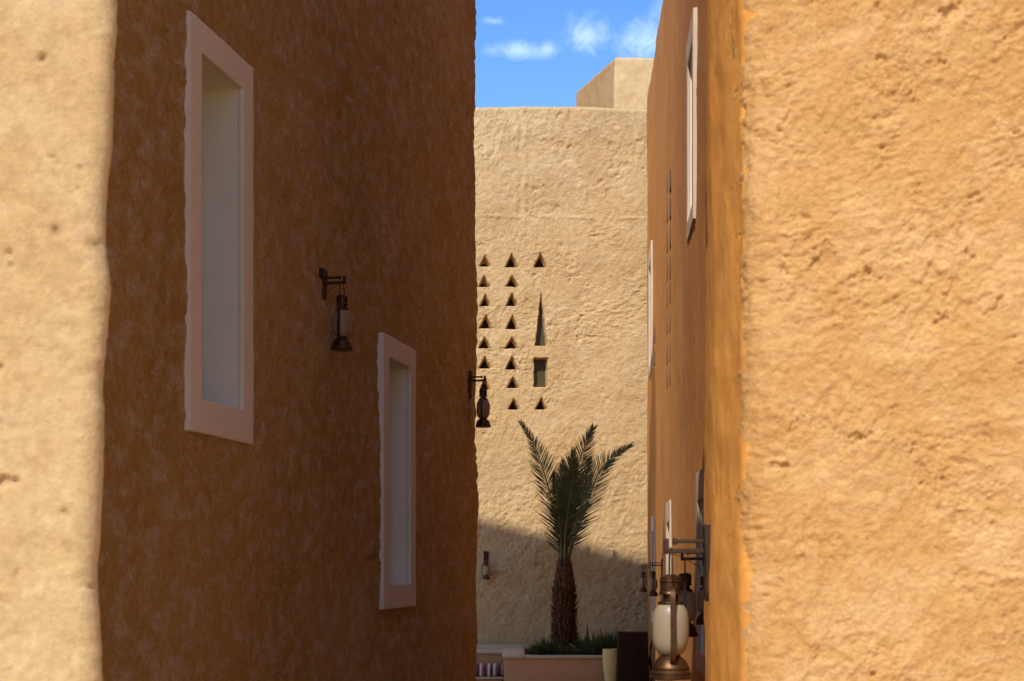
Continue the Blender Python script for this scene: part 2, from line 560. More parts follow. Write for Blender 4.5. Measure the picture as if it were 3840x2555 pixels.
def mud_walls(name, pts, rad, spc, zs, mat, parent, s, amp, big=.02, seed=0, round_top=.06, holes=(), recess=None, roof=None, shape=None, batter=0.0, flank=None):
    pos, nr, sg = plan(pts, rad, spc)
    H = zs[-1]
    # rounded top rows
    k = 5
    zz = list(zs[:-1][zs[:-1] < H - round_top - 1e-4]); ins = [0.0] * len(zz)
    for j in range(k + 1):
        a = math.pi / 2 * j / k
        zz.append(H - round_top + round_top * math.sin(a)); ins.append(round_top * (1 - math.cos(a)))
    zz = np.array(zz); ins = np.array(ins) + batter * zz
    N, R = len(pos), len(zz)
    X = pos[None, :, 0] - nr[None, :, 0] * ins[:, None]
    Y = pos[None, :, 1] - nr[None, :, 1] * ins[:, None]
    Z = np.repeat(zz[:, None], N, 1)
    if roof is not None:
        Z = Z + roof(X, Y) * sstep(H * .6, H, Z)
    p = np.stack([X, Y, Z], 2).reshape(-1, 3)
    nn = np.concatenate([np.repeat(nr[None], R, 0).reshape(-1, 2), np.zeros((N * R, 1))], 1)
    seg = np.repeat(sg[None], R, 0).reshape(-1)
    hb, h = stucco(p, s, amp, big, seed)
    fmask = None
    if flank is not None:                                        # smoother plaster on some sides; how light falls there is in its colour
        fmask = flank[1](p, seg)
        h = h * (1 - (1 - flank[2]) * fmask)
    h = h + hb
    if shape is not None:
        p = shape(p)
    top_k = (np.repeat(ins[:, None], N, 1).reshape(-1)) / max(round_top, 1e-6)
    base = p.copy()
    if recess is not None:
        h = h - recess(p, seg)
    p = p + nn * h[:, None]
    p[:, 2] += .25 * h * np.clip(top_k - batter * 10, 0, 1)
    idx = np.arange(N * R).reshape(R, N)
    a = idx[:-1]; b = idx[1:]
    q = np.stack([a, np.roll(a, -1, 1), np.roll(b, -1, 1), b], 2).reshape(-1, 4)
    if holes:
        c = base[q].mean(1); qs = seg[q[:, 0]]
        keep = np.ones(len(q), bool)
        for (sid, axis, u0, u1, z0, z1) in holes:
            cc = c[:, axis]
            keep &= ~((qs == sid) & (cc > u0) & (cc < u1) & (c[:, 2] > z0) & (c[:, 2] < z1))
        q = q[keep]
    if flank is not None:
        on = fmask[q].mean(1) > .5
        fm = mesh_np('flank_wall', p, q[on], True)
        bmf = bmesh.new(); bmf.from_mesh(fm); bmesh.ops.delete(bmf, geom=[v for v in bmf.verts if not v.link_faces], context='VERTS'); bmf.to_mesh(fm); bmf.free()
        add('flank_wall', fm, flank[0], parent)
        q = q[~on]
    me = mesh_np(name, p, q, True, extra=idx[-1])
    return add(name, me, mat, parent)


def P2(px, z):
    return (px - 1920) / F * z


def PH(py, z):
    return EYE + (HOR - py) / F * z


def window(parent, O, t, n, u0, u1, z0, z1, sl, sr, st, sb, proud=.04, depth=.42, fmat='frame'):
    """deep plastered opening with a raised white surround; local frame: x along wall, y outward, z up"""
    base = Matrix(((t[0], n[0], 0, O[0]), (t[1], n[1], 0, O[1]), (0, 0, 1, 0), (0, 0, 0, 1)))

    def place(vs):
        return [base @ Vector(v) for v in vs]
    a0, a1, b0, b1 = u0 + sl, u1 - sr, z0 + sb, z1 - st
    th = .05
    v, f = [], []
    for bx in ((a0 - th, a0, -depth, -.005, b0 - th, b1 + th), (a1, a1 + th, -depth, -.005, b0 - th, b1 + th),
               (a0, a1, -depth, -.005, b0 - th, b0), (a0, a1, -depth, -.005, b1, b1 + th), (a0 - th, a1 + th, -depth - th, -depth, b0 - th, b1 + th)):
        bv, bf = box_data(*bx)
        f += [tuple(i + len(v) for i in q) for q in bf]; v += bv
    w = add('window', mesh_pd('window', place(v), f), 'reveal', parent)
    # surround: one ring
    o4 = [(u0, z0), (u1, z0), (u1, z1), (u0, z1)]; i4 = [(a0, b0), (a1, b0), (a1, b1), (a0, b1)]
    v = []
    for y, yi in ((-.08, -.003), (proud, proud)):
        v += [(x, y, z) for x, z in o4] + [(x, yi, z) for x, z in i4]
    f = []
    for k in range(4):
        k2 = (k + 1) % 4
        f += [(8 + k, 8 + k2, 12 + k2, 12 + k), (k2, k, 4 + k, 4 + k2), (k, k2, 8 + k2, 8 + k), (4 + k2, 4 + k, 12 + k, 12 + k2)]
    fm = bevelled('frame', place(v), f, w=.010, seg=2, cuts=9, jit=.003)
    add('frame', fm, fmat, w)
    bv, bf = box_data(a0 + .004, a1 - .004, -depth + .03, -depth + .045, b0 + .004, b1 - .004)
    add('pane', mesh_pd('pane', place(bv), bf), 'glass', w)
    return w


# ================================================================== THE PLACE
# ground
gv, gf = box_data(-400, 400, -300, 700, -.4, 0)
g = add('ground', mesh_pd('ground', gv, gf), 'ground'); g['kind'] = 'structure'

# ---- alley wall in shade (left of the passage)
LW = lambda y: -3.54 + .195 * y
lw_t = np.array([.195, 1.0]); lw_t /= np.linalg.norm(lw_t); lw_n = np.array([lw_t[1], -lw_t[0]])
bl = thing('mud_building', 'tall brown mud building in deep shade with two white framed windows', 'building', (0, 0, 0))
A = (LW(4.7), 4.7); B = (LW(16.23), 16.23); C_ = (B[0] - 6, B[1] + 1.17); D_ = (A[0] - 6, A[1] + 1.17)
W1 = (8.54, 9.535, EYE + .807, EYE + 3.21); W2 = (12.49, 13.53, EYE - .318, EYE + 2.0)
mud_walls('wall', [A, B, C_, D_], [.1, .07, .1, .1], [.035, .12, .8, .5],
          rows((0, 1.4, .2), (1.4, 8.6, .035), (8.6, 11.9, .3)), 'left', bl, .085, .0135, .03, 2.0,
          holes=[(0, 1, W1[0] + .06, W1[1] - .06, W1[2] + .08, W1[3] - .08), (0, 1, W2[0] + .06, W2[1] - .06, W2[2] + .08, W2[3] - .08)])
for (y0, y1, z0, z1) in (W1, W2):
    L = (y1 - y0) / lw_t[1]
    window(bl, (LW(y0), y0), lw_t, lw_n, 0, L, z0, z1, .18, .18, .185, .205, .035, .45)
# unseen taller wing added behind the corner; its roofline shades the foot of the courtyard wall
def prism(name, poly, z0, z1, mat, parent):
    n = len(poly)
    v = [(x, y, z0) for x, y in poly] + [(x, y, z1) for x, y in poly]
    f = [tuple(range(n))[::-1], tuple(range(n, 2 * n))] + [(k, (k + 1) % n, n + (k + 1) % n, n + k) for k in range(n)]
    return add(name, bevelled(name, v, f, w=.05, seg=2), mat, parent)
prism('unseen_shade_wing', [(-1.25, 16.55), (-.5, 19.5), (-6.35, 20.64), (-7.0, 17.7)], 0, EYE + 14.5, 'left', bl)

# ---- sunlit corner close by on the left
bn = thing('mud_building', 'sunlit pale mud wall with pitted plaster, closest at the picture edge', 'building')
EDGE = [(448, -300), (448, 0), (432, 326), (427, 489), (404, 733), (399, 912), (419, 1059), (391, 1466), (383, 1710), (371, 1955), (362, 2167), (375, 2362), (383, 2555), (383, 2800)]
ez = np.array([PH(py, 3.4) for _, py in EDGE])[::-1]; ex = np.array([(px - 402) / F * 3.4 for px, _ in EDGE])[::-1]


def edge_shape(p):
    p = p.copy()
    p[:, 0] += np.interp(p[:, 2], ez, ex) * sstep(-1.35, -.95, p[:, 0])
    return p


def pits_left(p, seg):
    k = fbm(p * np.array([16, 16, 13.]) + 70, 2)
    return .012 * sstep(.58, .74, k) + .004 * sstep(.3, .6, fbm(p * 7 + 12, 2))


mud_walls('wall', [(-4.5, 3.62), (P2(402, 3.4), 3.4), (-1.25, 4.45), (-4.5, 4.6)], [.1, .035, .1, .1],
          [lambda L: np.concatenate([np.linspace(0, L - 1.3, 25)[1:], np.linspace(L - 1.3, L, 200)[1:-1]]), .05, .4, .4],
          rows((0, 1.7, .1), (1.7, 3.7, .006), (3.7, 15.4, .35)), 'near_left', bn, .05, .0026, .012, 5.0, shape=edge_shape, recess=pits_left)

# ---- sunlit rough wall close by on the right, with its shaded flank
def flank_mask(p, seg):
    """1 on the smooth flank, 0 on the rough face; the rough coat laps round the corner unevenly"""
    d = p[:, 1] - K[1]
    w = .035 + .05 * fbm(np.stack([p[:, 0] * 2, p[:, 1] * 3, p[:, 2] * 5.5], 1), 4, .65)
    bl = sstep(.5, .6, fbm(p * np.array([9, 6, 11.]) + 40, 3)) * (1 - sstep(.05, .4, d))
    m = sstep(-.02, .05, d - w) * (1 - bl)
    return np.where(np.isin(seg, (0, 1)) | ((seg == 2) & (p[:, 0] < K[0] + .09)), m, 0.0)


br = thing('mud_building', 'golden mud building with very rough sunlit face and shaded orange flank', 'building')
K = (P2(2788, 4.2), 4.2); Lc = (P2(2657, 4.9), 4.9); Mc = (Lc[0] + .131 * 5.55, 10.45)
dK = np.array(Lc) - np.array(K)
fr = np.array([1.0, -.14])
mud_walls('wall', [Mc, Lc, K, (K[0] + 3.6, K[1] - .5), (K[0] + 3.9, 10.4)], [.05, .25, .10, .1, .1],
          [.06, .009, lambda L: np.concatenate([np.linspace(0, 1.05, 270)[1:], np.linspace(1.05, L, 30)[1:-1]]), .5, .5],
          rows((0, 1.75, .1), (1.75, 3.95, .0045), (3.95, 12.5, .35)), 'near_right', br, .038, .0068, .016, 9.0, flank=('flank', flank_mask, .1))
rt = -np.array([.131, 1.0]); rt /= np.linalg.norm(rt); rn = np.array([-abs(rt[1]), abs(rt[0])]); rn /= np.linalg.norm(rn)
yw = 8.25; Ow = (Lc[0] + .131 * (yw - 4.9), yw)

# ---- further building on the right of the passage
RWL = lambda y: 1.03 + .0577 * y
bm_ = thing('mud_building', 'orange mud building with narrow white framed windows along the passage', 'building')
rw_t = np.array([-.0577, -1.0]); rw_t /= np.linalg.norm(rw_t); rw_n = np.array([rw_t[1], -rw_t[0]])
Fc = (RWL(31.25), 31.25); Nc = (RWL(10.6), 10.6)
RWIN = [(15.75, 16.95, EYE + 3.72, EYE + 5.95), (28.3, 29.8, EYE + 3.84, EYE + 6.28), (13.9, 15.3, EYE - 1.0, EYE + 1.0),
        (20.9, 22.1, EYE - 1.0, EYE + 1.0), (26.95, 28.3, EYE - .95, EYE + 1.03)]
TRI_R = []
for bot in (726, 832, 940, 1053, 1150, 1256, 1365, 1456):
    TRI_R += [(22.1, PH(bot, 22.1)), (21.25, PH(bot - 12, 21.25))]
TRI_R += [(26.9, PH(1285, 26.9)), (26.9, PH(1370, 26.9))]


def tri_depth(u, z, cu_, z0, w, hgt, D, wl, wr, wb):
    """recess of a triangular hole: per-side ramps give its reveals their width"""
    sl = hgt / (w / 2)
    nrm = math.hypot(1, 1 / sl)
    dl = ((u - (cu_ - w / 2)) - (z - z0) / sl) / nrm
    dr = (((cu_ + w / 2) - u) - (z - z0) / sl) / nrm
    db = z - z0
    return D * np.minimum(np.minimum(sstep(0, wl, dl), sstep(0, wr, dr)), sstep(0, wb, db))


def recess_r(p, seg):
    d = np.zeros(len(p))
    m = np.where((seg == 0) & (p[:, 2] > EYE + 1.5))[0]
    for (y, z) in TRI_R:
        mm = m[(np.abs(p[m, 1] - y) < .3) & (np.abs(p[m, 2] - z - .1) < .35)]
        d[mm] = np.maximum(d[mm], tri_depth(p[mm, 1], p[mm, 2], y, z, .26, .25, .25, .03, .03, .03))
    return d


def us_right(L):
    y = [31.2]
    while y[-1] > 10.65:
        c = y[-1]
        y.append(c - (.02 if (20.8 < c < 22.6 or 26.6 < c < 27.2) else .06))
    return np.array([(31.25 - v) / .99834 for v in y[1:]])[:-1]


mud_walls('wall', [Fc, Nc, (7.5, 10.5), (8.0, 31.2)], [.05, .1, .1, .1], [us_right, .4, .6, .3],
          rows((0, 1.0, .2), (1.0, 4.6, .06), (4.6, 9.1, .025), (9.1, 11.4, .06)), 'right', bm_, .16, .0022, .02, 13.0,
          holes=[(0, 1, a + .06, b - .06, c + .07, d - .07) for a, b, c, d in RWIN], recess=recess_r,
          roof=lambda X, Y: np.clip((Y - 24.1) * .10, -.3, .8))
for (y, z) in TRI_R:  # dark boards added in place of the shade inside these holes
    poly = [(-.14, 0), (.14, 0), (.0, .29)]
    base = Vector((RWL(y), y, z)); T = Vector((rw_t[0], rw_t[1], 0)); Nn = Vector((rw_n[0], rw_n[1], 0))
    vv = [base + T * a + Vector((0, 0, b)) + Nn * k for k in (-.06, .009) for a, b in poly]
    add('hole_shade_board', mesh_pd('hole_shade_board', vv, [(2, 1, 0), (3, 4, 5), (0, 1, 4, 3), (1, 2, 5, 4), (2, 0, 3, 5)]), 'wood', bm_)
for (y0, y1, z0, z1) in RWIN:
    window(bm_, (RWL(y1), y1), rw_t, rw_n, 0, (y1 - y0) / .99834, z0, z1, .2, .2, .3 if z0 < EYE else .28, .2, .03, .4, 'frame_beige')

# ---- wall across the courtyard
FY = lambda x: 31.7 + .04 * x
bf_ = thing('mud_building', 'sunlit tan mud building across the courtyard with rows of triangular holes', 'building')


def far_xz(px, py):
    k = (px - 1920) / F
    z = 31.7 / (1 - .04 * k)
    return k * z, EYE + (HOR - py) / F * z


TRI_F = []
for zx, zy in ((147, 207), (141, 368), (150, 517), (155, 692), (145, 848), (147, 1003), (150, 1170), (150, 1332),
               (357, 211), (360, 366), (358, 514), (360, 698), (358, 848), (357, 1013), (367, 1157), (373, 1327), (582, 211), (588, 1327)):
    TRI_F.append(far_xz(1750 + zx * .4785, 900 + zy * .4785))
for k, zy in enumerate((209, 367, 515, 695, 848, 1008, 1165, 1330)):
    x, z = far_xz(1750 - 62 * .4785, 900 + zy * .4785); TRI_F.append((x, z))
WEDGE = far_xz(1750 + 586 * .4785, 900 + 832 * .4785) + (.29, .215 * 5.7)
rx0, rz1 = far_xz(1750 + 526 * .4785, 900 + 922 * .4785); rx1, rz0 = far_xz(1750 + 643 * .4785, 900 + 1153 * .4785)


def recess_f(p, seg):
    d = np.zeros(len(p))
    m = np.where((seg == 0) & (np.abs(p[:, 0]) < 2) & (p[:, 2] > 5) & (p[:, 2] < 10.5))[0]
    wob = .012 * perlin(p[m] * 9)
    X, Z = p[m, 0] + wob, p[m, 2] + .6 * wob
    dd = np.zeros(len(m))
    rg = random.Random(4)
    for (x, z) in TRI_F:
        w = .255 * rg.uniform(.88, 1.1); hh = .255 * rg.uniform(.86, 1.1)
        dd = np.maximum(dd, tri_depth(X, Z, x, z - .012, w * 1.22, hh * 1.2, .24, .022, .085, .022))
    x, z, w, hh = WEDGE
    dd = np.maximum(dd, tri_depth(X, Z, x, z, w, hh, .3, .025, .07, .03))
    e = np.minimum(np.minimum(sstep(0, .025, X - rx0), sstep(0, .085, rx1 - X)), np.minimum(sstep(0, .025, Z - rz0), sstep(0, .025, rz1 - Z)))
    dd = np.maximum(dd, .28 * e)
    zb_ = far_xz(1962, 800)[1]
    d[m] = dd
    a_ = np.where((seg == 0) & (np.abs(p[:, 0]) < 4) & (p[:, 2] > 7))[0]
    pa = p[a_]
    rx = far_xz(1968, 600)[0] + .05 * fbm(pa * np.array([0, 0, 1.1]) + 2, 2)
    on = sstep(zb_ - .5, zb_ + .3, pa[:, 2]) * (.45 + .55 * sstep(-.2, .2, perlin(pa * np.array([0, 0, 1.6]) + 6)))
    d[a_] -= .022 * np.exp(-((pa[:, 0] - rx) / .05) ** 2) * on                  # vertical lap in the plaster
    d[a_] += .016 * np.exp(-((pa[:, 0] - rx + .11) / .05) ** 2) * on
    zs_ = far_xz(1962, 815)[1] + .05 * fbm(pa * np.array([.8, 0, 0]) + 9, 3)
    d[a_] -= .016 * np.exp(-((pa[:, 2] - zs_) / .035) ** 2) * sstep(-.25, .2, perlin(pa * np.array([1.7, 0, 0]) + 3))   # day joint
    return d


def us_far(L):
    x = [-5.9]
    while x[-1] < 8.9:
        c = x[-1]
        x.append(c + (.0125 if -1.0 < c < 1.0 else (.022 if -1.6 < c < 3.4 else .3)))
    return np.array([(v + 6) * math.hypot(1, .04) for v in x])[:-1]


mud_walls('wall', [(-6, FY(-6)), (9, FY(9)), (9, 40), (-6, 40)], [.08] * 4, [us_far, .8, .8, .8],
          rows((0, .5, .1), (.5, 5.4, .022), (5.4, 9.9, .0125), (9.9, EYE + 9.88, .022)), 'far', bf_, .14, .0145, .035, 21.0,
          recess=recess_f, round_top=.09, roof=lambda X, Y: .05 * np.sin(X * 1.3) * .5 - .004 * X)


def slab(name, poly, y, th, mat, parent, tilt=0):
    n = len(poly)
    v = [(x, y + .04 * x, z) for x, z in poly] + [(x, y + th + .04 * x, z) for x, z in poly]
    if tilt:
        zb = min(z for _, z in poly)
        v = [(a, b + (c - zb) * tilt, c) for a, b, c in v]
    f = [tuple(range(n)), tuple(range(n, 2 * n))[::-1]] + [(k, n + k, n + (k + 1) % n, (k + 1) % n) for k in range(n)]
    return add(name, mesh_pd(name, v, f), mat, parent)


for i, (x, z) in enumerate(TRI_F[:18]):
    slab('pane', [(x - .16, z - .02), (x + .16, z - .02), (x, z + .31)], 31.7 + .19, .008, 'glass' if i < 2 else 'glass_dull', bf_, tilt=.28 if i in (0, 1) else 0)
x, z, w, hh = WEDGE
slab('pane', [(x - w / 2, z), (x + w / 2, z), (x, z + hh)], 31.7 + .21, .01, 'glass_olive', bf_)
slab('pane', [(rx0, rz0), (rx1, rz0), (rx1, rz1), (rx0, rz1)], 31.7 + .21, .01, 'glass_olive', bf_)

# stair tower on the roof behind
bt = thing('roof_tower', 'pale square mud tower rising behind the courtyard wall against sky', 'tower')
T0 = (P2(2305, 35), 35.0); T1 = (P2(2160, 40.56), 40.56)
tz = EYE + 12.06
mud_walls('wall', [T1, T0, (T0[0] + 4.0, T0[1] + .48), (T1[0] + 4.0, T1[1] + .48)], [.1, .06, .1, .1], [.05, .05, .4, .4],
          rows((9.0, 11.5, .3), (11.5, tz, .05)), 'tower', bt, .22, .012, .03, 30.0, round_top=.07, roof=lambda X, Y: np.clip((Y - 35) * .173, 0, .96), flank=('tower_shade', lambda p, sg_: (sg_ == 0) * 1.0, .6))

# ------------------------------------------------------------------ lamps
def make_bracket():
    t = thing('wall_bracket', 'x', 'bracket')
    # wall plate: tapering carved board (local: x outward, y along wall)
    prof = [(0, .050), (-.05, .052), (-.15, .046), (-.22, .040), (-.26, .044), (-.298, .030)]
    v, f = [], []
    for i, (z, w) in enumerate(prof):
        th = (.020, .019, .016, .014, .016, .010)[i]
        v += [(-.02, -w, z), (th, -w, z), (th, w, z), (-.02, w, z)]
    for i in range(len(prof) - 1):
        for k in range(4):
            k2 = (k + 1) % 4
            f.append((i * 4 + k, i * 4 + k2, i * 4 + 4 + k2, i * 4 + 4 + k))
    f.append((3, 2, 1, 0)); n = (len(prof) - 1) * 4; f.append((n, n + 1, n + 2, n + 3))
    add('wall_plate', bevelled('wall_plate', v, f, w=.003, seg=1), 'wood', t)
    bbox('arm', .014, .128, -.012, .012, -.072, -.057, 'wood', t, .002)
    bbox('arm', .014, .158, -.012, .012, -.112, -.093, 'wood', t, .002)
    bbox('arm_knob', .122, .138, -.014, .014, -.078, -.052, 'wood', t, .004)
    bbox('end_block', .1545, .173, -.014, .014, -.114, -.054, 'wood', t, .003)
    pts = []
    for k in range(13):
        u = k / 12
        pts.append((.125 * (1 - u) ** 1.3 + .016, 0.004, -.116 - .085 * u ** 1.6))
    add('cable', mesh_pd('cable', *tube(pts, .0016, 5), True), 'cable', t)
    return t


def make_lantern():
    t = thing('hanging_lantern', 'x', 'lantern')
    # local origin: the bottom of the base; z up
    zb = .5985
    Z = lambda y: zb - y
    lathe('base', [(.0805, 0), (.084, .003), (.084, .009), (.079, .013), (.080, .026), (.0765, .030), (.0725, .034), (.0745, .044), (.071, .049),
                   (.066, .058), (.058, .071), (.048, .081), (.040, .087), (.0375, .090), (.0375, .099)], 'bronze', t)
    lathe('globe', [(.040, .094), (.050, .102), (.060, .117), (.067, .137), (.0705, .165), (.0705, .215), (.069, .24), (.063, .267), (.053, .283), (.046, .291)], 'globe', t, 32, 80)
    lathe('cap', [(.050, .288), (.051, .292), (.049, .300), (.038, .304), (.031, .309), (.031, .325), (.0445, .327), (.046, .331), (.044, .336),
                  (.041, .340), (.042, .352), (.041, .374), (.044, .377), (.044, .381), (.041, .385), (.042, .391), (.036, .399), (.022, .404), (.010, .406)], 'bronze', t)
    for s in (-1, 1):
        pts = [(.040, .063), (.058, .064), (.074, .074), (.084, .092), (.087, .12), (.085, .18), (.081, .25), (.077, .305), (.070, .334), (.058, .350), (.040, .356)]
        add('strap', strap_mesh('strap', [(s * a, z) for a, z in pts], .019, .011), 'bronze', t)
    pts = [(0, -.045, .352), (0, -.052, .375)]
    for k in range(13):
        a = math.pi * (k / 12)
        pts.append((0, -.052 * math.cos(a), .41 + .0975 * math.sin(a) ** .8))
    pts += [(0, .052, .375), (0, .045, .352)]
    add('bail_handle', mesh_pd('bail_handle', *tube(pts, .0035, 8), True), 'bronze', t)
    return t


def copy_tree(o, parent=None):
    c = o.copy(); COL.objects.link(c); c.parent = parent
    for ch in o.children:
        if ch.parent is o: copy_tree(ch, c)
    return c


LAMPS = [
    # wall x, wall y, outward dir, plate top z, label bracket, label lantern
    (LW(11.01), 11.01, lw_n, EYE + 2.226, 'on the shaded brown wall beside the large upper window', 'beside the large window on the shaded brown wall'),
    (LW(15.85), 15.85, lw_n, PH(1392, 15.85), 'at the far corner of the shaded brown wall', 'at the brown wall corner, overlapping the triangular holes'),
    (Lc[0] + .118, 5.8, np.array([-1.0, .0]), PH(1968, 5.8), 'closest to the viewer, on the golden building corner', 'largest and closest, low on the golden corner'),
    (Lc[0] + .131 * 4.6, 9.5, rn, PH(2000, 9.5) - .06, 'just behind the closest lantern, mostly hidden', 'second nearest, partly hidden by the largest'),
    (RWL(12.3), 12.3, rw_n, PH(2070, 12.3), 'third from the viewer along the orange wall', 'third along the orange wall, peeping out behind the second'),
    (RWL(24.0), 24.0, rw_n, PH(2097, 24.0), 'fourth along the orange wall, beside a ground floor window', 'nearer of the two small ones down the orange wall'),
    (RWL(29.3), 29.3, rw_n, PH(2107, 29.3), 'farthest along the orange wall, near the courtyard', 'farther of the two small ones near the courtyard'),
    (P2(1822, 31.65), FY(P2(1822, 31.65)), np.array([0.04, -1.0]), PH(2068, 31.65), 'flat on the courtyard wall, seen from the front', 'hanging frontally on the courtyard wall beside the palm'),
]
b0, l0 = make_bracket(), make_lantern()
for i, (x, y, n, ztop, lb, ll) in enumerate(LAMPS):
    n = n / np.linalg.norm(n)
    b = b0 if i == 0 else copy_tree(b0)
    l = l0 if i == 0 else copy_tree(l0)
    rz = math.atan2(n[1], n[0])
    b.location = (x, y, ztop); b.rotation_euler = (0, 0, rz)
    l.location = (x + n[0] * .1465, y + n[1] * .1465, ztop - .5985); l.rotation_euler = (0, 0, rz)
    if i == 0: pass
    tag(b, 'dark wooden lamp bracket ' + lb, 'bracket', 'lamp brackets on the walls')
    tag(l, 'bronze oil lantern with frosted globe, ' + ll, 'lantern', 'lanterns on the walls')

# ------------------------------------------------------------------ planter, bench
PX0, PX1, PY0, PY1, PT = -.15, 2.42, 28.24, 31.0, EYE - 1.59
pl = thing('raised_planter', 'low plastered planter with pale stone coping around the palm', 'planter', (0, 0, 0))
bbox('front_wall', PX0, PX1, PY0, PY0 + .2, 0, PT - .056, 'planter', pl, .012)
bbox('side_wall', PX0, PX0 + .36, PY0 + .2, PY1, 0, PT - .056, 'planter', pl, .012)
bbox('side_wall', PX1 - .2, PX1, PY0 + .2, PY1, 0, PT - .056, 'planter', pl, .012)
bbox('back_wall', PX0, PX1, PY1, PY1 + .2, 0, PT - .056, 'planter', pl, .012)
bbox('soil', PX0 + .36, PX1 - .2, PY0 + .2, PY1, 0, PT - .07, 'soil', pl, .01)
xs = [PX0 - .035, PX0 + .40, 1.02, 1.72, PX1 + .03]
for a, b in zip(xs[:-1], xs[1:]):
    bbox('coping_stone', a + .002, b - .002, PY0 - .035, PY0 + .22, PT - .055, PT, 'coping', pl, .012, .004, 2)
ys = [PY0 + .222, 29.3, 30.2, PY1 + .2]
for a, b in zip(ys[:-1], ys[1:]):
    bbox('coping_stone', PX0 - .035, PX0 + .40, a + .002, b - .002, PT - .055, PT, 'coping', pl, .012, .004, 2)

bench = thing('masonry_bench', 'plastered bench recess with pale coping beside the planter', 'bench')
bbox('seat_base', -2.6, PX0 - .04, 28.62, 29.75, 0, .135, 'planter', bench, .012)
bbox('seat_slab', -2.6, PX0 - .02, 28.55, 29.75, .136, .182, 'coping', bench, .012, .003, 2)
bbox('back_wall', -2.6, PX0 - .04, 29.76, 30.2, 0, PT - .056, 'planter', bench, .012)
for a, b in ((-2.6, -1.75), (-1.75, -.82), (-.82, PX0 - .04)):
    bbox('coping_stone', a + .002, b - .002, 29.72, 30.22, PT - .055, PT - .002, 'coping', bench, .012, .003, 2)
bbox('ledge', -2.6, PX0 + .5, 31.22, 31.62, 0, PT + .045, 'coping', bench, .012, .003, 2)


def cushion():
    x0, x1, y0, y1, z0, z1 = -2.3, PX0 - .03, 28.56, 29.5, .184, .385
    nx, ny, nz = 40, 14, 8
    bm = bmesh.new()
    v, f = box_data(x0, x1, y0, y1, z0, z1)
    vs = [bm.verts.new(p) for p in v]
    for q in f: bm.faces.new([vs[i] for i in q])
    bmesh.ops.subdivide_edges(bm, edges=list(bm.edges), cuts=14, use_grid_fill=True)
    cx, cy, cz = (x0 + x1) / 2, (y0 + y1) / 2, (z0 + z1) / 2
    hx, hy, hz = (x1 - x0) / 2, (y1 - y0) / 2, (z1 - z0) / 2
    r = .055
    for w in bm.verts:
        d = Vector((w.co.x - cx, w.co.y - cy, w.co.z - cz))
        c = Vector((max(-hx + r, min(hx - r, d.x)), max(-hy + r, min(hy - r, d.y)), max(-hz + r, min(hz - r, d.z))))
        e = d - c
        if e.length > r: e = e.normalized() * r
        d = c + e
        d.z += .035 * (1 - (d.x / hx) ** 2) * (1 - (d.y / hy) ** 2) * (1 if d.z > 0 else 0) + .006 * math.sin(d.x * 7)
        w.co = Vector((cx, cy, cz)) + d
    me = bpy.data.meshes.new('seat_cushion'); bm.to_mesh(me); bm.free()
    me.polygons.foreach_set('use_smooth', np.ones(len(me.polygons), dtype=bool))
    o = add('seat_cushion', me, 'stripe')
    tag(o, 'striped woven seat cushion in white, crimson and black on the bench', 'cushion')


cushion()

# pot and brown box
pot = thing('plant_pot', 'tall tapered cream yellow pot in front of the planter', 'pot', (P2(2297, 27.75), 27.75, 0))
lathe('pot_body', [(.115, 0), (.125, .01), (.155, .25), (.176, .45), (.186, .62), (.184, .75), (.180, .757), (.165, .757), (.162, .74), (.162, .66)], 'pot', pot, 40, 50)
lathe('pot_soil', [(.16, .60), (.16, .665), (.05, .675)], 'soil', pot, 24)
bx = thing('square_planter', 'tall dark brown metal box beside the cream pot', 'planter', (P2(2375, 27.2), 27.2, 0))
v = []
for (w, z) in ((.292, 0), (.263, 1.09)):
    v += [(-w, -.02, z), (w, -.02, z), (w, .40, z), (-w, .40, z)]
add('box_body', bevelled('box_body', v, [(0, 3, 2, 1), (4, 5, 6, 7), (0, 1, 5, 4), (1, 2, 6, 5), (2, 3, 7, 6), (3, 0, 4, 7)], w=.006), 'brown_metal', bx)

rg = random.Random(11)
# twisted dark branch leaning by the orange wall
pts = []; rr = []
for k in range(16):
    u = k / 15
    pts.append((P2(2441, 28.4) + .022 * math.sin(u * 8) + .006 * math.sin(u * 21), 28.4, .0 + .95 * u)); rr.append(.03 * (1 - .6 * u) + .006 * math.sin(u * 17))
o = add('dry_branch', mesh_pd('dry_branch', *tube(pts, .02, 7, rr), True), 'brown_metal')
tag(o, 'thin dark twisted branch standing between brown box and orange wall', 'branch')

# ------------------------------------------------------------------ palm
PXc, PYc = P2(2116, 29.4), 29.4
pz0 = PT - .08
palm = thing('palm_tree', 'young date palm with tied upright fronds in the planter', 'palm', (PXc, PYc, pz0))
TP = [(0, .275), (.25, .262), (.6, .245), (.95, .238), (1.2, .228), (1.4, .205), (1.55, .172), (1.68, .142), (1.85, .118), (2.0, .098)]


def trunk_r(z):
    return float(np.interp(z, [a for a, _ in TP], [b for _, b in TP]))


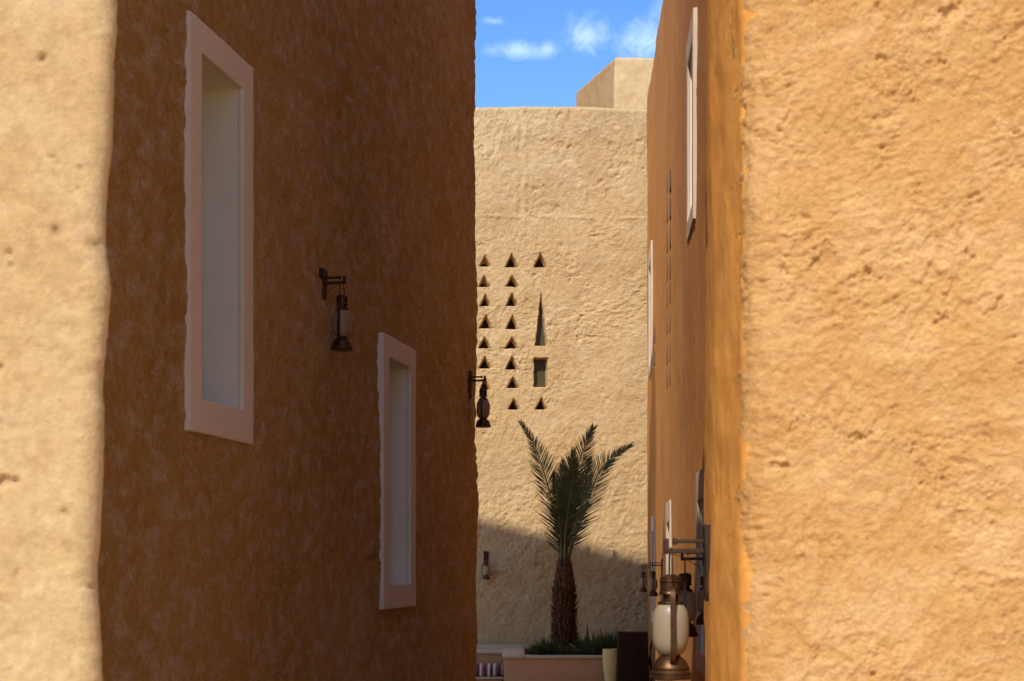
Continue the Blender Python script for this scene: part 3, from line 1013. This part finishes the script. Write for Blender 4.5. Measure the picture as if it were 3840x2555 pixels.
lathe('trunk', [(r - .03 + .004 * math.sin(z * 40), z) for z in np.linspace(0, 1.98, 40) for r in (trunk_r(z),)], 'trunk', palm, 26, 80)
v, f = [], []
nb = 560
for i in range(nb):
    u = (i + rg.uniform(-.4, .4)) / nb
    z = 1.78 * u
    a = i * 2.39996 + rg.uniform(-.15, .15)
    r = trunk_r(z) - .035
    rad_ = Vector((math.cos(a), math.sin(a), 0)); tn = Vector((-math.sin(a), math.cos(a), 0)); up = Vector((0, 0, 1))
    L = rg.uniform(.08, .14) * (1.2 if z > 1.2 else 1); w = rg.uniform(.026, .044); out = rg.uniform(.025, .075) * (.5 if z > 1.3 else 1)
    b_ = rad_ * r + up * z
    c = len(v)
    lean = tn * rg.uniform(-.015, .015)
    v += [b_ - tn * w, b_ + tn * w, b_ + tn * w * .55 + up * L * .7 + rad_ * (out + .012) + lean, b_ - tn * w * .55 + up * L * .7 + rad_ * (out + .012) + lean,
          b_ + rad_ * .03 + up * .01, b_ + up * L + rad_ * (out + .006) + lean * 1.5]
    f += [(c, c + 4, c + 3), (c + 4, c + 1, c + 2), (c + 4, c + 2, c + 3), (c + 3, c + 2, c + 5), (c, c + 3, c + 2, c + 1)]
for i in range(46):                                                  # old leaf stalks round the neck
    a = i * 2.39996; z = 1.35 + .45 * (i / 46); r = trunk_r(z) - .03; L = rg.uniform(.22, .42); w = rg.uniform(.014, .024)
    rad_ = Vector((math.cos(a), math.sin(a), 0)); tn = Vector((-math.sin(a), math.cos(a), 0))
    b_ = rad_ * r + Vector((0, 0, z)); tip = rad_ * (trunk_r(min(z + L, 2.0)) + rg.uniform(-.02, .05)) + tn * rg.uniform(-.05, .05) + Vector((0, 0, z + L)); c = len(v)
    v += [b_ - tn * w, b_ + tn * w, tip + tn * w * .4, tip - tn * w * .4, b_ + rad_ * .03]
    f += [(c, c + 4, c + 3), (c + 4, c + 1, c + 2), (c + 4, c + 2, c + 3), (c, c + 3, c + 2, c + 1)]
o = add('leaf_base', mesh_pd('leaf_base', v, f), 'fibre', palm); o['kind'] = 'stuff'
v, f = [], []
for i in range(230):                                                 # loose fibres
    z = rg.choice([rg.uniform(0, 1.9), rg.uniform(0, .3), rg.uniform(1.2, 2.0)]); a = rg.uniform(0, 6.283); r = trunk_r(z)
    d = Vector((math.cos(a), math.sin(a), rg.uniform(-.3, 1.8))).normalized()
    p0 = Vector((math.cos(a) * (r - .03), math.sin(a) * (r - .03), z)); L = rg.uniform(.04, .13)
    s = d.cross(Vector((rg.uniform(-1, 1), rg.uniform(-1, 1), rg.uniform(-1, 1)))).normalized() * .004
    c = len(v); v += [p0 - s, p0 + s, p0 + d * L + Vector((0, 0, -.01))]; f.append((c, c + 1, c + 2))
o = add('trunk_fibre', mesh_pd('trunk_fibre', v, f), 'fibre', palm); o['kind'] = 'stuff'


def catmull(P, n):
    out = []
    P = [P[0] * 2 - P[1]] + P + [P[-1] * 2 - P[-2]]
    for i in range(1, len(P) - 2):
        for k in range(n):
            t = k / n
            a, b, c, d = P[i - 1], P[i], P[i + 1], P[i + 2]
            out.append(.5 * ((2 * b) + (c - a) * t + (2 * a - 5 * b + 4 * c - d) * t * t + (3 * b - a - 3 * c + d) * t ** 3))
    out.append(P[-2])
    return out


def frond(path, face, lmax, seed, droop=.0, side=(1, 1), start=.12, npair=96):
    """path: rachis points in palm space; face: direction the frond's face looks to"""
    r_ = random.Random(seed)
    C = catmull([Vector(p) for p in path], 10)
    n = len(C)
    fv, ff = [], []
    for k in range(npair):
        u = start + (1 - start) * (k + r_.uniform(-.25, .25)) / npair
        u = min(max(u, 0), .999)
        x = u * (n - 1); i = int(x); t = x - i
        p = C[i].lerp(C[min(i + 1, n - 1)], t)
        T = (C[min(i + 1, n - 1)] - C[max(i - 1, 0)]).normalized()
        fc = Vector(face); S = T.cross(fc).normalized(); N = S.cross(T)
        ll = lmax * (.55 + .45 * math.sin(math.pi * min(1, (u - start * .6) / .75) ** .8)) * (1 if u < .6 else 1 - .62 * (u - .6) / .4)
        for sd in (-1, 1):
            if u < .28 and r_.random() < .25: continue
            L = ll * r_.uniform(.85, 1.1) * (side[0] if sd < 0 else side[1])
            ang = RAD(r_.uniform(33, 45) + (6 if u < .35 else 0) - 16 * max(0, u - .7) / .3)
            d = (T * math.cos(ang) + S * sd * math.sin(ang) + N * r_.uniform(-.1, .28)).normalized()
            g_ = Vector((0, 0, -droop * L))
            w = .0085 * r_.uniform(.8, 1.2)
            wd = d.cross(N + S * r_.uniform(-.8, .8)).normalized() * w
            c = len(fv)
            m1 = p + d * L * .3; m2 = p + d * L * .65 + g_ * .3
            fv += [p - wd * .5, p + wd * .5, m1 + wd, m1 - wd, m2 + wd * .8, m2 - wd * .8, p + d * L + g_]
            ff += [(c, c + 1, c + 2, c + 3), (c + 3, c + 2, c + 4, c + 5), (c + 5, c + 4, c + 6)]
    o = add('frond', mesh_pd('frond', fv, ff), 'leaf', palm)
    rr = [.020 * (1 - .85 * i / (n - 1)) + .003 for i in range(n)]
    add('rachis', mesh_pd('rachis', *tube(C, .01, 6, rr), True), 'rachis', o)


def zp(zx, zy, dy=0.0):
    """point of the crown read from the photo's rows and columns at the palm's distance, dy metres towards the back"""
    px, py = 1940 + zx * .3571, 1570 + zy * .3571
    y = 29.4 + dy
    return (P2(px, y) - PXc, dy, PH(py, y) - pz0)


frond([(-.06, 0, 1.8), zp(437, 1360, .0), zp(405, 1110, .05), zp(335, 760, .08), zp(252, 480, .1), zp(160, 240, .1), zp(35, 35, .05)], (0.15, -1, .12), .50, 1)
frond([(.07, 0, 1.8), zp(585, 1320, .0), zp(670, 1060, .05), zp(780, 750, .08), zp(880, 530, .08), zp(1040, 375, .05), zp(1195, 280, 0)], (-.15, -1, .15), .50, 2)
frond([(.0, -.03, 1.85), zp(520, 1200, -.08), zp(552, 950, -.1), zp(592, 680, -.1), zp(650, 450, -.1), zp(735, 225, -.1), zp(800, 90, -.12)], (.05, -1, .1), .56, 3)
frond([(.0, -.07, 1.8), zp(505, 1230, -.14), zp(530, 1000, -.22), zp(560, 780, -.3), zp(590, 600, -.4), zp(610, 430, -.55)], (.1, -1, .4), .50, 4)
frond([(-.04, .05, 1.85), zp(470, 1240, .1), zp(460, 1000, .25), zp(460, 760, .4), zp(470, 560, .6), zp(480, 430, .85)], (.1, -1, -.2), .46, 5)
frond([(.04, .06, 1.85), zp(540, 1240, .1), zp(600, 1000, .25), zp(660, 760, .42), zp(720, 560, .6), zp(765, 420, .8)], (-.1, -1, -.2), .46, 6)
frond([(-.05, -.05, 1.8), zp(460, 1290, -.1), zp(445, 1090, -.2), zp(420, 880, -.35), zp(395, 700, -.5), zp(375, 560, -.7)], (.4, -1, .4), .40, 7, npair=60)
frond([(.06, -.05, 1.8), zp(570, 1290, -.1), zp(620, 1090, -.2), zp(680, 880, -.35), zp(740, 700, -.5), zp(790, 570, -.7)], (-.4, -1, .4), .40, 8, npair=60)
frond([(0, 0, 1.85), zp(500, 1200, .02), zp(520, 950, .05), zp(540, 700, .06), zp(560, 520, .06), zp(590, 330, .05)], (0, -1, 0), .46, 9)


# ------------------------------------------------------------------ low planting
def blades(n, rad_, hmin, hmax, wid, seed, sq=1.0):
    r_ = random.Random(seed)
    v, f = [], []
    for i in range(n):
        a = r_.uniform(0, 6.283); q = rad_ * math.sqrt(r_.random()) * .55
        p = Vector((q * math.cos(a), q * math.sin(a) * sq, r_.uniform(0, .05)))
        tilt = r_.uniform(.1, 1.15)
        d = Vector((math.cos(a) * math.sin(tilt), math.sin(a) * math.sin(tilt), math.cos(tilt)))
        L = r_.uniform(hmin, hmax); s = d.cross(Vector((0, 0, 1))); s = s.normalized() if s.length > .05 else Vector((1, 0, 0))
        s = (s + Vector((r_.uniform(-.4, .4), r_.uniform(-.4, .4), 0))).normalized() * wid * r_.uniform(.7, 1.2)
        c = len(v); m = p + d * L * .5
        v += [p - s * .6, p + s * .6, m + s, m - s, p + d * L + Vector((0, 0, -.22 * L * tilt))]
        f += [(c, c + 1, c + 2, c + 3), (c + 3, c + 2, c + 4)]
    return v, f


SHR = [(2005, 28.6, .20, .13, .21, 120), (2040, 28.75, .26, .16, .32, 170), (2078, 28.65, .2, .13, .24, 120), (2112, 28.6, .2, .10, .19, 110), (2150, 28.62, .22, .12, .22, 120),
       (2190, 28.7, .24, .12, .26, 130), (2222, 28.6, .22, .14, .25, 120), (2248, 28.7, .22, .16, .30, 130), (2285, 28.9, .30, .24, .44, 190), (2318, 29.0, .26, .2, .40, 150), (2200, 29.3, .26, .2, .38, 150)]
SHL = ['small spiky shrub at the left end of the planting', 'taller spiky shrub second from the left end of the planting', 'spiky shrub just left of the palm trunk',
       'short spiky shrub directly before the palm trunk', 'spiky shrub before the right edge of the palm trunk', 'spiky shrub below the dry stalk', 'spiky shrub right of the dry stalk, at the coping',
       'spiky shrub just left of the cream pot', 'tallest spiky shrub rising behind the cream pot', 'spiky shrub half hidden by the tall brown box', 'spiky shrub at the back around the dry stalk']
for i, (px, y, r, h0, h1, n) in enumerate(SHR):
    t = thing('spiky_shrub', SHL[i], 'shrub', (P2(px, y), y, PT - .075), 0, 'shrubs in the raised planter')
    add('foliage', mesh_pd('foliage', *blades(int(n * 1.5), r * 1.15, h0 * 1.25, h1 * 1.4, .018, 40 + i)), 'shrub', t)
# dead spike and irrigation hose
pts = [(P2(2199, 29.2), 29.2, PT + .08), (P2(2202, 29.2), 29.2, PT + .25), (P2(2203, 29.2), 29.2, PT + .42), (P2(2203, 29.2), 29.2, PT + .56)]
o = add('dry_stalk', mesh_pd('dry_stalk', *tube([(pts[0][0] - .03, 29.2, PT - .08)] + pts, .02, 7, [.03, .028, .022, .017, .004]), True), 'fibre')
tag(o, 'short dry brown stalk sticking up among the shrubs', 'stalk')
pts = [(P2(2135, 28.5), 28.5, PT + .20), (P2(2150, 28.5), 28.5, PT + .17), (P2(2162, 28.5), 28.5, PT + .10), (P2(2180, 28.5), 28.48, PT + .07), (P2(2205, 28.5), 28.48, PT + .085), (P2(2225, 28.5), 28.5, PT + .11)]
o = add('irrigation_hose', mesh_pd('irrigation_hose', *tube(catmull([Vector(p) for p in pts], 5), .008, 6), True), 'hose')
tag(o, 'thin grey hose lying over the shrubs before the palm trunk', 'hose')
